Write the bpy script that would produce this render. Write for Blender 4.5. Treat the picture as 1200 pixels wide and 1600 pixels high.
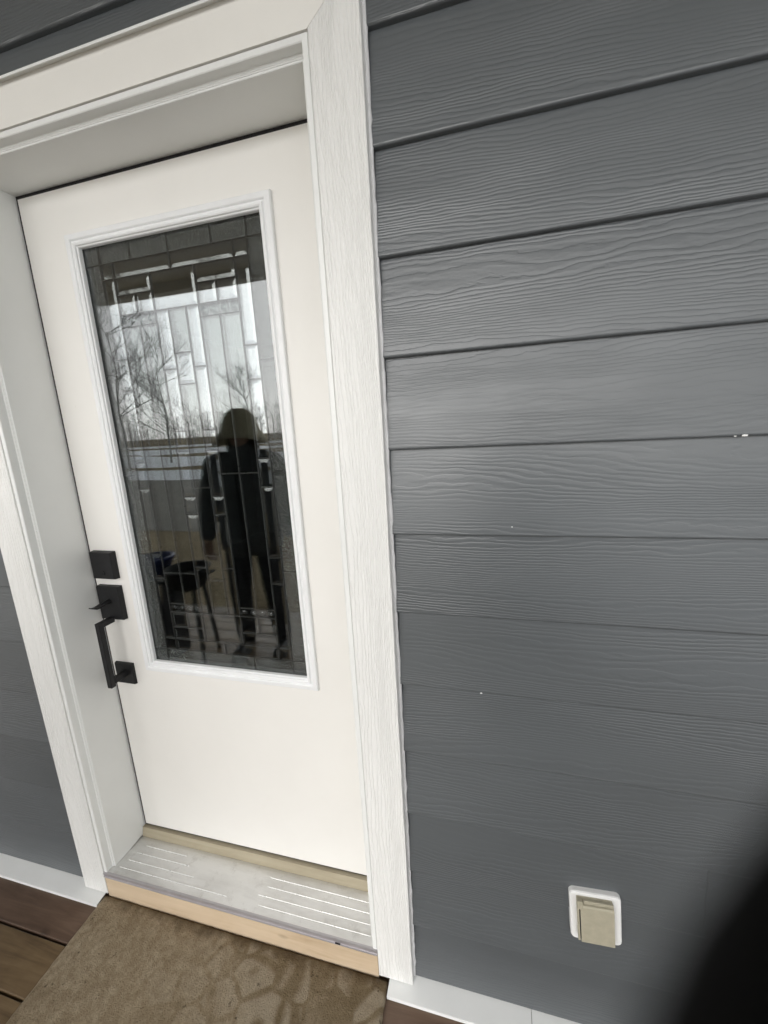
import bpy, bmesh, math, random
from mathutils import Vector, Matrix, Euler
random.seed(7)
S = bpy.context.scene
C = S.collection
for o in list(bpy.data.objects):
    bpy.data.objects.remove(o)

# ------------------------------------------------------------------ camera, sky, sun, exposure
CAM = Vector((0.2144, -0.8188, 1.5195))
cd = bpy.data.cameras.new('camera')
cd.sensor_fit = 'VERTICAL'; cd.sensor_height = 24.0; cd.sensor_width = 18.0
cd.lens = 24 * 649.37 / 1600
cd.clip_start = 0.003; cd.clip_end = 2000
cd.dof.use_dof = True; cd.dof.focus_distance = 1.15; cd.dof.aperture_fstop = 5.8
cam = bpy.data.objects.new('camera', cd); C.objects.link(cam)
cam.location = CAM
cam.rotation_euler = Euler((math.radians(78.285), math.radians(3.14), math.radians(14.771)), 'XYZ')
S.camera = cam

SUN_EL, SUN_AZ = 28, 194
w = bpy.data.worlds.new('World'); S.world = w; w.use_nodes = True
wn = w.node_tree; wn.nodes.clear()
sky = wn.nodes.new('ShaderNodeTexSky'); sky.sky_type = 'NISHITA'; sky.sun_disc = False
sky.sun_elevation = math.radians(SUN_EL); sky.sun_rotation = math.radians(SUN_AZ)
sky.air_density = 1.0; sky.dust_density = 1.5; sky.ozone_density = 1.0
hs = wn.nodes.new('ShaderNodeHueSaturation'); hs.inputs['Saturation'].default_value = 0.12
bg = wn.nodes.new('ShaderNodeBackground'); bg.inputs['Strength'].default_value = 0.12
wo = wn.nodes.new('ShaderNodeOutputWorld')
wn.links.new(sky.outputs[0], hs.inputs['Color']); wn.links.new(hs.outputs[0], bg.inputs['Color']); wn.links.new(bg.outputs[0], wo.inputs[0])

sd = bpy.data.lights.new('sun', 'SUN'); sd.energy = 0.9; sd.angle = math.radians(100); sd.color = (1, .97, .93)
sun = bpy.data.objects.new('sun', sd); C.objects.link(sun)
el, az = math.radians(SUN_EL), math.radians(SUN_AZ)
sdir = Vector((math.sin(az) * math.cos(el), math.cos(az) * math.cos(el), math.sin(el)))
sun.rotation_euler = sdir.to_track_quat('Z', 'Y').to_euler()
sun.location = sdir * 50

S.view_settings.view_transform = 'Standard'; S.view_settings.look = 'None'
S.view_settings.gamma = 1; S.view_settings.use_curve_mapping = False
S.view_settings.exposure = 1.05
S.render.engine = 'CYCLES'
S.cycles.max_bounces = 10; S.cycles.transparent_max_bounces = 24; S.cycles.glossy_bounces = 6; S.cycles.diffuse_bounces = 5

# ------------------------------------------------------------------ helpers
class MB:
    """collects raw geometry, builds one mesh object"""
    def __init__(self): self.v = []; self.f = []
    def add(self, vs, fs):
        n = len(self.v); self.v += [tuple(v) for v in vs]; self.f += [tuple(i + n for i in f) for f in fs]; return self
    def box(self, x0, x1, y0, y1, z0, z1, bev=0.0):
        bm = bmesh.new(); bmesh.ops.create_cube(bm, size=1)
        for v in bm.verts:
            v.co = Vector(((x0 + x1) / 2 + v.co.x * (x1 - x0), (y0 + y1) / 2 + v.co.y * (y1 - y0), (z0 + z1) / 2 + v.co.z * (z1 - z0)))
        if bev > 0: bmesh.ops.bevel(bm, geom=bm.edges[:], offset=bev, segments=2, profile=.5, affect='EDGES')
        self.bm(bm); return self
    def bm(self, bm, M=None):
        bm.verts.index_update()
        vs = [(M @ v.co) if M else v.co.copy() for v in bm.verts]
        self.add(vs, [[v.index for v in f.verts] for f in bm.faces]); bm.free(); return self
    def prism(self, prof, a0, a1, axis='x'):
        """closed profile of (p,q) extruded from a0 to a1; axis x: (y,z), axis y: (x,z), axis z: (x,y)"""
        n = len(prof); vs = []
        for a in (a0, a1):
            for p, q in prof:
                vs.append((a, p, q) if axis == 'x' else (p, a, q) if axis == 'y' else (p, q, a))
        fs = [[i, (i + 1) % n, n + (i + 1) % n, n + i] for i in range(n)] + [list(range(n))[::-1], list(range(n, 2 * n))]
        return self.add(vs, fs)
    def tube(self, pts, rad, n=8, cap=True):
        pts = [Vector(p) for p in pts]; rings = []; up = Vector((0, 0, 1))
        for i, p in enumerate(pts):
            t = (pts[min(i + 1, len(pts) - 1)] - pts[max(i - 1, 0)]).normalized()
            a = t.cross(up if abs(t.z) < .95 else Vector((1, 0, 0))).normalized(); b = t.cross(a)
            r = rad[i] if isinstance(rad, (list, tuple)) else rad
            rings.append([p + a * r * math.cos(2 * math.pi * k / n) + b * r * math.sin(2 * math.pi * k / n) for k in range(n)])
        vs = [v for r in rings for v in r]; fs = []
        for i in range(len(pts) - 1):
            for k in range(n): fs.append([i * n + k, i * n + (k + 1) % n, (i + 1) * n + (k + 1) % n, (i + 1) * n + k])
        if cap: fs += [list(range(n))[::-1], list(range((len(pts) - 1) * n, len(pts) * n))]
        return self.add(vs, fs)
    def ball(self, c, r, seg=12, M=None):
        bm = bmesh.new(); bmesh.ops.create_uvsphere(bm, u_segments=seg, v_segments=max(6, seg // 2 + 2), radius=1)
        rr = r if isinstance(r, (tuple, list)) else (r, r, r)
        T = Matrix.Translation(c) @ (M.to_4x4() if M else Matrix()) @ Matrix.Diagonal((*rr, 1))
        return self.bm(bm, T)
    def capsule(self, a, b, ra, rb, seg=12):
        a, b = Vector(a), Vector(b)
        k = 6
        self.tube([a.lerp(b, i / k) for i in range(k + 1)], [ra + (rb - ra) * i / k for i in range(k + 1)], seg)
        self.ball(a, ra, seg); self.ball(b, rb, seg); return self
    def lathe(self, prof, c=(0, 0, 0), n=28, close=False):
        vs = []; m = len(prof)
        for k in range(n):
            a = 2 * math.pi * k / n
            for r, z in prof: vs.append((c[0] + r * math.cos(a), c[1] + r * math.sin(a), c[2] + z))
        fs = []
        for k in range(n):
            for i in range(m - 1 if not close else m):
                j = (i + 1) % m; fs.append([k * m + i, ((k + 1) % n) * m + i, ((k + 1) % n) * m + j, k * m + j])
        return self.add(vs, fs)
    def build(self, name, mat, parent=None, smooth=False, fix=True, loc=None):
        me = bpy.data.meshes.new(name); me.from_pydata(self.v, [], self.f)
        if fix:
            bm = bmesh.new(); bm.from_mesh(me); bmesh.ops.recalc_face_normals(bm, faces=bm.faces[:]); bm.to_mesh(me); bm.free()
        if smooth:
            for p in me.polygons: p.use_smooth = True
        return link(name, me, mat, parent, loc)

def link(name, me, mat, parent=None, loc=None):
    o = bpy.data.objects.new(name, me); C.objects.link(o)
    if mat is not None and not me.materials: me.materials.append(mat)
    if loc is not None: o.location = loc
    if parent is not None: o.parent = parent
    return o
def tag(o, label=None, cat=None, group=None, kind=None):
    if label: o['label'] = label
    if cat: o['category'] = cat
    if group: o['group'] = group
    if kind: o['kind'] = kind
    return o
def empty(name, label=None, cat=None, loc=(0, 0, 0), kind=None, group=None):
    o = bpy.data.objects.new(name, None); C.objects.link(o); o.empty_display_size = .1; o.location = loc
    return tag(o, label, cat, group, kind)
def remesh(mb, name, mat, parent, voxel, smooth_it=6, keep=None):
    """one continuous organic surface out of overlapping capsules"""
    o = mb.build(name + '_src', mat)
    m = o.modifiers.new('r', 'REMESH'); m.mode = 'VOXEL'; m.voxel_size = voxel; m.use_smooth_shade = True
    s = o.modifiers.new('s', 'SMOOTH'); s.factor = .5; s.iterations = smooth_it
    bpy.context.view_layer.update()
    dg = bpy.context.evaluated_depsgraph_get()
    me = bpy.data.meshes.new_from_object(o.evaluated_get(dg)); me.name = name
    old = o.data; bpy.data.objects.remove(o); bpy.data.meshes.remove(old)
    me.materials.clear()
    for p in me.polygons: p.use_smooth = True; p.material_index = 0
    return link(name, me, mat, parent)

# ------------------------------------------------------------------ materials
class NT:
    def __init__(self, name):
        self.m = bpy.data.materials.new(name); self.m.use_nodes = True; self.t = self.m.node_tree; self.t.nodes.clear()
        self.out = self.n('ShaderNodeOutputMaterial')
    def n(self, typ, **kw):
        x = self.t.nodes.new(typ)
        for k, v in kw.items():
            if hasattr(x, k) and not k[0].isupper(): setattr(x, k, v)
        return x
    def set(self, node, **kw):
        for k, v in kw.items(): self.inp(node, k.replace('_', ' '), v)
        return node
    def inp(self, node, key, v):
        i = node.inputs[key]
        if isinstance(v, bpy.types.NodeSocket): self.t.links.new(v, i)
        else: i.default_value = v
    def math(self, op, a, b=0.0, c=None):
        x = self.n('ShaderNodeMath', operation=op); self.inp(x, 0, a); self.inp(x, 1, b)
        if c is not None: self.inp(x, 2, c)
        return x.outputs[0]
    def noise(self, vec, scale, detail=2.0, rough=.5, dist=0.0):
        x = self.n('ShaderNodeTexNoise'); self.inp(x, 'Vector', vec); self.inp(x, 'Scale', scale); self.inp(x, 'Detail', detail); self.inp(x, 'Roughness', rough); self.inp(x, 'Distortion', dist)
        return x.outputs['Fac']
    def vmul(self, vec, s):
        x = self.n('ShaderNodeVectorMath', operation='MULTIPLY'); self.inp(x, 0, vec); x.inputs[1].default_value = s; return x.outputs[0]
    def ramp(self, fac, stops, interp='LINEAR'):
        x = self.n('ShaderNodeValToRGB'); x.color_ramp.interpolation = interp
        e = x.color_ramp.elements
        while len(e) < len(stops): e.new(.5)
        for k, (p, c) in enumerate(stops):
            e[k].position = p; e[k].color = c if len(c) == 4 else (*c, 1)
        self.inp(x, 0, fac); return x.outputs[0]
    def mix(self, fac, a, b, mode='MIX'):
        x = self.n('ShaderNodeMix', data_type='RGBA', blend_type=mode); self.inp(x, 0, fac)
        for i, v in ((6, a), (7, b)): self.inp(x, i, v if isinstance(v, bpy.types.NodeSocket) else (*v, 1) if len(v) == 3 else v)
        return x.outputs[2]
    def bump(self, h, strength, dist, normal=None):
        x = self.n('ShaderNodeBump'); self.inp(x, 'Height', h); x.inputs['Strength'].default_value = strength; x.inputs['Distance'].default_value = dist
        if normal is not None: self.inp(x, 'Normal', normal)
        return x.outputs[0]
    def coord(self, which='Object', offs=True):
        tc = self.n('ShaderNodeTexCoord').outputs[which]
        if not offs: return tc
        oi = self.n('ShaderNodeObjectInfo').outputs['Random']
        cx = self.n('ShaderNodeCombineXYZ'); self.inp(cx, 0, self.math('MULTIPLY', oi, 41.0)); self.inp(cx, 1, self.math('MULTIPLY', oi, 17.0)); self.inp(cx, 2, self.math('MULTIPLY', oi, 7.3))
        a = self.n('ShaderNodeVectorMath', operation='ADD'); self.inp(a, 0, tc); self.inp(a, 1, cx.outputs[0]); return a.outputs[0]
    def bsdf(self, **kw):
        b = self.n('ShaderNodeBsdfPrincipled')
        for k, v in kw.items():
            k = k.replace('_', ' ')
            if k == 'Base Color' and not isinstance(v, bpy.types.NodeSocket): v = (*v, 1)
            self.inp(b, k, v)
        self.t.links.new(b.outputs[0], self.out.inputs[0]); return self.m

def plain(name, col, rough=.5, var=.06, scale=9., bump=0., bscale=300., metal=0., spec=.5):
    N = NT(name); c = N.coord()
    n = N.noise(c, scale, 4, .6)
    d = tuple(x * (1 - var) for x in col); l = tuple(min(1, x * (1 + var)) for x in col)
    colr = N.ramp(n, [(.3, d), (.7, l)])
    r = N.ramp(N.noise(c, scale * 2.3, 3), [(.3, (rough * .88,) * 3), (.7, (min(1, rough * 1.12),) * 3)])
    kw = dict(Base_Color=colr, Roughness=r, Metallic=metal)
    kw['Specular_IOR_Level'] = spec
    if bump: kw['Normal'] = N.bump(N.noise(c, bscale, 3), bump, .001)
    return N.bsdf(**kw)

def grained(name, col, rough, along='x', pitch=.0065, strength=.7, dist=.0009, var=.05, smooth_zone=True, spec=.5):
    """embossed wood grain: ragged contour lines running along one axis, opening into arches"""
    N = NT(name); c = N.coord()
    sp = N.n('ShaderNodeSeparateXYZ'); N.inp(sp, 0, c)
    L, A = (sp.outputs[0], sp.outputs[2]) if along == 'x' else (sp.outputs[2], sp.outputs[0])
    cx = N.n('ShaderNodeCombineXYZ'); N.inp(cx, 0, L); N.inp(cx, 1, A); flat = cx.outputs[0]
    big = N.noise(N.vmul(flat, (.65, 6.5, 1)), 1.0, 1.5, .45)
    rag = N.noise(N.vmul(flat, (55., 120., 1)), 1.0, 2, .6)
    mid = N.noise(N.vmul(flat, (9., 40., 1)), 1.0, 2, .5)
    ph = N.math('ADD', N.math('MULTIPLY', A, 1 / pitch), N.math('MULTIPLY', big, 24.0))
    ph = N.math('ADD', ph, N.math('MULTIPLY', rag, .55)); ph = N.math('ADD', ph, N.math('MULTIPLY', mid, 2.2))
    fr = N.math('FRACT', ph)
    h = N.ramp(fr, [(0, (0, 0, 0)), (.18, (.25, .25, .25)), (.55, (1, 1, 1)), (.86, (.8, .8, .8)), (1, (0, 0, 0))])
    if smooth_zone:
        zone = N.ramp(N.noise(N.vmul(flat, (1.6, 7., 1)), 1.0, 2), [(.36, (.25,) * 3), (.56, (1,) * 3)])
        h = N.mix(zone, (.6, .6, .6), h)
    fine = N.noise(N.vmul(flat, (60., 700., 1)), 1.0, 2)
    hh = N.math('ADD', h, N.math('MULTIPLY', fine, .12))
    n = N.noise(N.vmul(flat, (2., 5., 1)), 1.0, 4, .6)
    colr = N.ramp(n, [(.3, tuple(x * (1 - var) for x in col)), (.7, tuple(x * (1 + var) for x in col))])
    oi = N.n('ShaderNodeObjectInfo').outputs['Random']; sh = N.math('ADD', .93, N.math('MULTIPLY', oi, .14))
    cg = N.n('ShaderNodeCombineXYZ'); [N.inp(cg, q, sh) for q in range(3)]
    if along == 'x': colr = N.mix(1.0, colr, cg.outputs[0], 'MULTIPLY')
    r = N.ramp(N.noise(N.vmul(flat, (6., 14., 1)), 1, 4), [(.3, (rough * .9,) * 3), (.7, (rough * 1.12,) * 3)])
    return N.bsdf(Base_Color=colr, Roughness=r, Specular_IOR_Level=spec, Normal=N.bump(hh, strength, dist))

def timber(name, cols, rough, along='x', scale=1., spec=.4, wet=.0, bump=.4):
    N = NT(name); c = N.coord()
    sc = (3., 38., 38.) if along == 'x' else (38., 3., 38.) if along == 'y' else (38., 38., 3.)
    n = N.noise(N.vmul(c, tuple(s * scale for s in sc)), 1, 6, .62, .8)
    blot = N.noise(c, 7 * scale, 4, .6)
    colr = N.ramp(N.math('ADD', N.math('MULTIPLY', n, .65), N.math('MULTIPLY', blot, .35)), [(.3, cols[0]), (.5, cols[1]), (.72, cols[2])])
    knot = N.n('ShaderNodeTexVoronoi'); N.inp(knot, 'Vector', N.vmul(c, (3.5, 7., 7.) if along == 'x' else (7., 7., 3.5))); knot.inputs['Scale'].default_value = 1.3 * scale
    km = N.ramp(knot.outputs['Distance'], [(.03, (1, 1, 1)), (.10, (0, 0, 0))])
    colr = N.mix(N.math('MULTIPLY', km, .7), colr, tuple(x * .35 for x in cols[0]))
    r = N.ramp(blot, [(.35, (rough * (1 - wet),) * 3), (.65, (rough,) * 3)])
    return N.bsdf(Base_Color=colr, Roughness=r, Specular_IOR_Level=spec, Normal=N.bump(n, bump, .0012))

M = {}
M['siding'] = grained('siding_grey', (.086, .0955, .102), .36, 'x', .0080, .34, .0010, spec=.8)
M['trim'] = grained('trim_white', (.80, .80, .78), .42, 'z', .0078, .9, .0012, .02, False)
M['trim_smooth'] = plain('trim_smooth_white', (.80, .785, .745), .45, .025, 5, .08, 200)
M['frame'] = plain('frame_white', (.79, .80, .785), .38, .025, 4, .05, 150)
M['caulk'] = plain('caulk_white', (.74, .74, .75), .55, .08, 40, .5, 180)
M['slab'] = plain('door_white', (.80, .782, .745), .45, .02, 3, .10, 260)
def m_slab():
    N = NT('door_white'); c = N.coord('Object', False)
    n = N.noise(c, 3, 4, .6)
    col = N.ramp(n, [(.3, (.785, .770, .735)), (.7, (.815, .80, .765))])
    sc = N.ramp(N.noise(N.vmul(c, (70, 1, 22)), 1, 3, .6), [(.735, (0, 0, 0)), (.765, (1, 1, 1))])
    zone = N.ramp(N.noise(c, 5, 2), [(.52, (0, 0, 0)), (.62, (1, 1, 1))])
    col = N.mix(N.math('MULTIPLY', N.math('MULTIPLY', sc, zone), .35), col, (.42, .38, .32))
    smear = N.ramp(N.noise(N.vmul(c, (7, 1, 2.4)), 1, 5, .65), [(.4, (.40,) * 3), (.66, (.52,) * 3)])
    return N.bsdf(Base_Color=col, Roughness=smear, Normal=N.bump(N.noise(c, 260, 3), .1, .001))
M['slab'] = m_slab()
M['lite'] = plain('lite_frame_white', (.80, .81, .815), .4, .03, 12, .12, 120)
M['flash'] = plain('flashing_white', (.78, .79, .78), .42, .03, 6, .05, 100)
M['black'] = plain('black_hardware', (.008, .008, .009), .5, .2, 30, .15, 700, 0, .35)
M['rubber'] = plain('black_rubber', (.010, .008, .010), .7, .2, 20)
M['wood_cap'] = timber('threshold_wood', [(.29, .25, .175), (.36, .315, .225), (.42, .375, .28)], .5, 'x')
M['pine'] = timber('pine_strip', [(.43, .315, .20), (.56, .44, .305), (.63, .51, .37)], .6, 'x', .8)
M['deck'] = timber('deck_brown', [(.060, .036, .017), (.155, .103, .052), (.25, .178, .100)], .45, 'x', .8, .45, .3, .5)
M['deck_red'] = timber('deck_redbrown', [(.058, .034, .021), (.12, .075, .050), (.185, .122, .085)], .5, 'x', .8, .4, .2, .4)
M['plate'] = plain('outlet_white', (.82, .82, .81), .4, .02, 20)
M['tan'] = plain('outlet_tan', (.40, .37, .28), .5, .08, 60, .12, 300)
M['tan_dark'] = plain('outlet_slot', (.02, .02, .018), .8, .1)
M['room'] = plain('room_wall', (.06, .058, .055), .8, .05)
M['roomfloor'] = plain('room_floor', (.03, .025, .02), .6, .2)
M['soffit'] = plain('soffit_grey', (.76, .75, .71), .6, .08)
M['beam'] = plain('beam_white', (.62, .62, .60), .5, .05)
M['bark'] = plain('bark_hazed', (.36, .35, .33), .85, .25, 6)  # paled in the colour to stand in for misty air
M['olive'] = plain('hat_olive', (.56, .52, .38), .85, .12, 40, .5, 500)
M['jacket'] = plain('jacket_black', (.085, .095, .10), .6, .25, 14, .6, 60)
M['jacket2'] = plain('jacket_charcoal', (.03, .03, .032), .7, .25, 14, .6, 60)
M['trouser'] = plain('trousers_dark', (.045, .048, .056), .75, .2, 12, .5, 90)
M['boot'] = plain('boot_black', (.012, .012, .013), .5, .2, 30)
M['skin'] = plain('skin', (.46, .30, .22), .5, .06, 20)
M['hair'] = plain('hair_brown', (.06, .04, .025), .6, .3, 60)
M['eye'] = plain('eye_dark', (.02, .015, .012), .2, .1)
M['lip'] = plain('lip', (.30, .13, .11), .5, .1)
M['glove'] = plain('glove_black', (.003, .003, .0033), .9, .2, 60, .4, 600, 0, .08)
M['phone'] = plain('phone_black', (.012, .012, .014), .35, .05)
M['screen'] = plain('phone_glass', (.01, .01, .012), .08, .05)
M['bluetub'] = plain('tub_blue', (.03, .045, .16), .4, .12)
M['grill'] = plain('grill_black', (.03, .032, .035), .7, .2)
M['bin'] = plain('bin_dark', (.02, .022, .026), .5, .2)

def m_alu():
    N = NT('sill_aluminium'); c = N.coord('Object', False)
    n = N.noise(N.vmul(c, (5, 18, 5)), 1, 6, .65); sm = N.noise(c, 22, 5, .7)
    col = N.ramp(n, [(.3, (.60, .595, .58)), (.6, (.78, .78, .77))])
    dirt = N.ramp(sm, [(.56, (0, 0, 0)), (.72, (1, 1, 1))])
    col = N.mix(N.math('MULTIPLY', dirt, .35), col, (.33, .31, .28))
    r = N.ramp(n, [(.3, (.34,) * 3), (.7, (.52,) * 3)])
    return N.bsdf(Base_Color=col, Metallic=.55, Roughness=r, Normal=N.bump(N.noise(N.vmul(c, (4, 500, 1)), 1, 2), .12, .0006))
M['alu'] = m_alu()
M['ridge'] = plain('sill_ridge_polished', (.76, .76, .75), .3, .05, 30, 0, 100, .5)
M['nose'] = plain('sill_nose', (.50, .48, .50), .4, .06, 30, 0, 100, .7)

def m_mat():
    N = NT('mat_brown'); c = N.coord('Object', False)
    n = N.noise(c, 9, 6, .65); fib = N.noise(N.vmul(c, (500, 260, 100)), 1, 2, .7); st = N.noise(N.vmul(c, (22, 9, 1)), 1, 4, .6, 1.2)
    base = N.ramp(N.math('ADD', N.math('MULTIPLY', n, .55), N.math('MULTIPLY', st, .45)), [(.32, (.27, .21, .135)), (.5, (.40, .325, .22)), (.66, (.50, .42, .30))])
    base = N.mix(N.ramp(N.noise(c, 55, 4, .7), [(.38, (0, 0, 0)), (.62, (.6, .6, .6))]), base, (.24, .18, .11))
    # woven pattern: pale rounded shapes, showing where the pile is damp
    w1 = N.n('ShaderNodeTexNoise'); N.inp(w1, 'Vector', c); w1.inputs['Scale'].default_value = 9.
    dv = N.n('ShaderNodeVectorMath', operation='MULTIPLY_ADD'); N.inp(dv, 0, w1.outputs['Color']); dv.inputs[1].default_value = (.05, .05, 0); N.inp(dv, 2, c)
    vor = N.n('ShaderNodeTexVoronoi', feature='DISTANCE_TO_EDGE'); N.inp(vor, 'Vector', N.vmul(dv.outputs[0], (1, 1, 0))); vor.inputs['Scale'].default_value = 13.; vor.inputs['Randomness'].default_value = .8
    d = N.math('SUBTRACT', vor.outputs['Distance'], N.math('MULTIPLY', N.noise(c, 60, 4, .7), .06))
    shape = N.ramp(d, [(.01, (0, 0, 0)), (.09, (1, 1, 1))])
    vor2 = N.n('ShaderNodeTexVoronoi'); N.inp(vor2, 'Vector', N.vmul(dv.outputs[0], (1, 1, 0))); vor2.inputs['Scale'].default_value = 13.; vor2.inputs['Randomness'].default_value = .8
    ring = N.ramp(vor2.outputs['Distance'], [(.10, (0, 0, 0)), (.26, (1, 1, 1))])
    shape = N.mix(1.0, shape, ring, 'MULTIPLY')
    pat = N.mix(shape, (.17, .125, .068), (.40, .345, .26))
    pat = N.mix(N.math('MULTIPLY', N.ramp(n, [(.35, (0, 0, 0)), (.65, (1, 1, 1))]), .35), pat, base)
    sx = N.n('ShaderNodeSeparateXYZ'); N.inp(sx, 0, c)
    # damp zone: right part of the mat
    damp = N.math('ADD', N.math('MULTIPLY', sx.outputs[0], 2.4), 2.05)
    damp = N.math('ADD', damp, N.math('MULTIPLY', N.math('SUBTRACT', N.noise(c, 6, 4, .6), .5), 1.5))
    damp = N.ramp(damp, [(.45, (0, 0, 0)), (1.0, (1, 1, 1))])
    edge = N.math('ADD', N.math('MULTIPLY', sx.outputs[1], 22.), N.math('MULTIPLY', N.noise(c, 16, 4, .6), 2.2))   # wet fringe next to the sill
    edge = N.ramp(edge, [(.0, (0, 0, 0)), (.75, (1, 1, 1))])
    col = N.mix(N.math('MULTIPLY', damp, .75), base, pat)
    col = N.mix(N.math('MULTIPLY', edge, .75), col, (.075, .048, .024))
    col = N.mix(N.ramp(N.noise(c, 48, 3, .7), [(.66, (0, 0, 0)), (.72, (.7, .7, .7))]), col, (.05, .035, .02))
    col = N.mix(N.math('MULTIPLY', N.ramp(N.noise(N.vmul(c, (1, .6, 1)), 170, 3, .8), [(.42, (0, 0, 0)), (.6, (1, 1, 1))]), .18), col, N.mix(1.0, col, (.5, .46, .42), 'MULTIPLY'))
    col = N.mix(N.math('MULTIPLY', fib, .45), col, N.mix(1.0, col, (.55, .52, .5), 'MULTIPLY'))
    return N.bsdf(Base_Color=col, Roughness=.9, Specular_IOR_Level=.2, Normal=N.bump(N.math('ADD', N.math('MULTIPLY', N.noise(c, 190, 3, .8), 1.2), N.math('ADD', fib, N.math('MULTIPLY', st, 1.2))), 1.0, .004))
M['mat'] = m_mat()

def m_glass(name, tint, boost, rough=0.0, bump=None):
    N = NT(name)
    tr = N.n('ShaderNodeBsdfTransparent'); tr.inputs[0].default_value = (*tint, 1)
    gl = N.n('ShaderNodeBsdfGlossy'); gl.inputs['Roughness'].default_value = rough; gl.inputs[0].default_value = (.96, .98, 1, 1)
    fr = N.n('ShaderNodeFresnel')
    ior = N.math('ADD', N.math('MULTIPLY', N.n('ShaderNodeNewGeometry').outputs['Backfacing'], 1 / 1.52 - 1.52), 1.52)   # the same reflectance seen from either side
    N.inp(fr, 0, ior)
    if bump:
        c = N.coord('Object', False)
        v = N.n('ShaderNodeTexVoronoi', feature='SMOOTH_F1'); N.inp(v, 'Vector', c); v.inputs['Scale'].default_value = bump[0]
        h = N.math('ADD', v.outputs['Distance'], N.math('MULTIPLY', N.noise(c, bump[0] * 1.7, 3), .8))
        b = N.bump(h, bump[1], bump[2]); N.inp(gl, 'Normal', b)
    f = N.math('MINIMUM', N.math('MULTIPLY', fr.outputs[0], boost), .9)
    mx = N.n('ShaderNodeMixShader'); N.inp(mx, 0, f); N.t.links.new(tr.outputs[0], mx.inputs[1]); N.t.links.new(gl.outputs[0], mx.inputs[2])
    N.t.links.new(mx.outputs[0], N.out.inputs[0]); return N.m
M['pane'] = m_glass('pane_clear', (.97, .98, .97), 1.05)
M['piece_clear'] = m_glass('piece_clear', (.90, .92, .92), .55, .0)
M['piece_bevel'] = m_glass('piece_bevel', (.84, .86, .88), 1.7, .02)
M['piece_textured'] = m_glass('piece_textured', (.6, .61, .60), 1.9, .08, (160., 1.0, .0050))
M['piece_jewel'] = m_glass('piece_jewel', (.8, .82, .82), .7, .05)
M['came'] = plain('came_pewter', (.035, .035, .034), .3, .15, 60, .2, 300, .2)

def m_ground():
    N = NT('ground_field'); c = N.coord('Object', False)
    sx = N.n('ShaderNodeSeparateXYZ'); N.inp(sx, 0, c)
    a = N.noise(c, .9, 6, .7); b = N.noise(c, 14, 5, .75)
    col = N.ramp(N.math('ADD', N.math('MULTIPLY', a, .4), N.math('MULTIPLY', b, .6)), [(.35, (.17, .132, .08)), (.5, (.31, .25, .16)), (.66, (.45, .38, .26))])
    return N.bsdf(Base_Color=col, Roughness=.95, Specular_IOR_Level=.1, Normal=N.bump(b, 1., .05))
M['ground'] = m_ground()
M['road'] = plain('gravel_road', (.22, .205, .175), .9, .18, 1.2, .6, 30)
M['snow'] = plain('old_snow', (.80, .83, .86), .7, .08, .6, .5, 4)
M['wood_far'] = plain('wood_far', (.46, .45, .43), .9, .25, .4)  # skyline haze put into the pale colour

# ------------------------------------------------------------------ numbers of the place
DECK = .040
E7 = .1762                     # siding exposure
ZT = 2.175                     # a lap level above the door
TX0, TX1 = -1.1222, 0.0        # outer edges of the side casing
IX0, IX1 = -1.0255, -.0935     # inner edges of the casing
HZ0, HZ1 = 2.183, 2.262        # head casing
YF = -.018                     # casing face
WB = .0565                     # bottom of casing
YD = .135                      # door face

# ------------------------------------------------------------------ house wall with lap siding
wall = empty('house_wall', 'dark grey wood-grained lap siding house wall around the white door', 'house wall')
def board_mesh(x0, x1, h, name='siding_board'):
    t = .013; H = h + .030
    prof = [(.0125, 0), (.0050, 0), (.0030, .0004), (.0014, .0014), (.0004, .0030), (.0001, .0048), (.0142, H), (.0215, H)]
    mb = MB(); mb.prism(prof, x0, x1, 'x')
    me = bpy.data.meshes.new(name); me.from_pydata(mb.v, [], mb.f)
    bm = bmesh.new(); bm.from_mesh(me); bmesh.ops.recalc_face_normals(bm, faces=bm.faces[:]); bm.to_mesh(me); bm.free()
    me.materials.append(M['siding']); return me
XR, XL = 3.6, -3.8
me_r = board_mesh(.0045, XR, E7); me_l = board_mesh(XL, TX0 - .003, E7)
zl = [ZT - k * E7 for k in range(13)]
for k, z in enumerate(zl):
    if k == 0: continue
    if k == 10:                                         # this course is made of two lengths butted together
        link('siding_board', board_mesh(.0045, .640, E7), None, wall, (0, 0, z)); link('siding_board', board_mesh(.6405, XR, E7), None, wall, (0, 0, z))
    else: link('siding_board', me_r, None, wall, (0, 0, z))
    link('siding_board', me_l, None, wall, (0, 0, z))
link('siding_board', board_mesh(.0045, XR, .163), None, wall, (0, 0, ZT)); link('siding_board', board_mesh(XL, TX0 - .003, .163), None, wall, (0, 0, ZT))
link('siding_board', board_mesh(TX0 - .002, .0035, .338 - .268 - .19), None, wall, (0, 0, 10)) if False else None
mm = MB(); mm.prism([(.0125, HZ1 + .006), (.0080, HZ1 + .006), (.0142, 2.368), (.0215, 2.368)], TX0 - .0015, .003, 'x'); mm.build('siding_board', M['siding'], wall)
mf = board_mesh(XL, XR, .17)
for z in (2.338, 2.508, 2.678, 2.848): link('siding_board', mf, None, wall, (0, 0, z))
sh = MB()
sh.box(XL, TX0 + .05, .022, .19, -.3, 3.0); sh.box(TX1 - .05, XR, .022, .19, -.3, 3.0); sh.box(TX0 + .05, TX1 - .05, .022, .19, 2.23, 3.0)
sh.box(TX0 + .05, TX1 - .05, .022, .19, -.3, .03)
sh.build('sheathing', M['beam'], wall)
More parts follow.
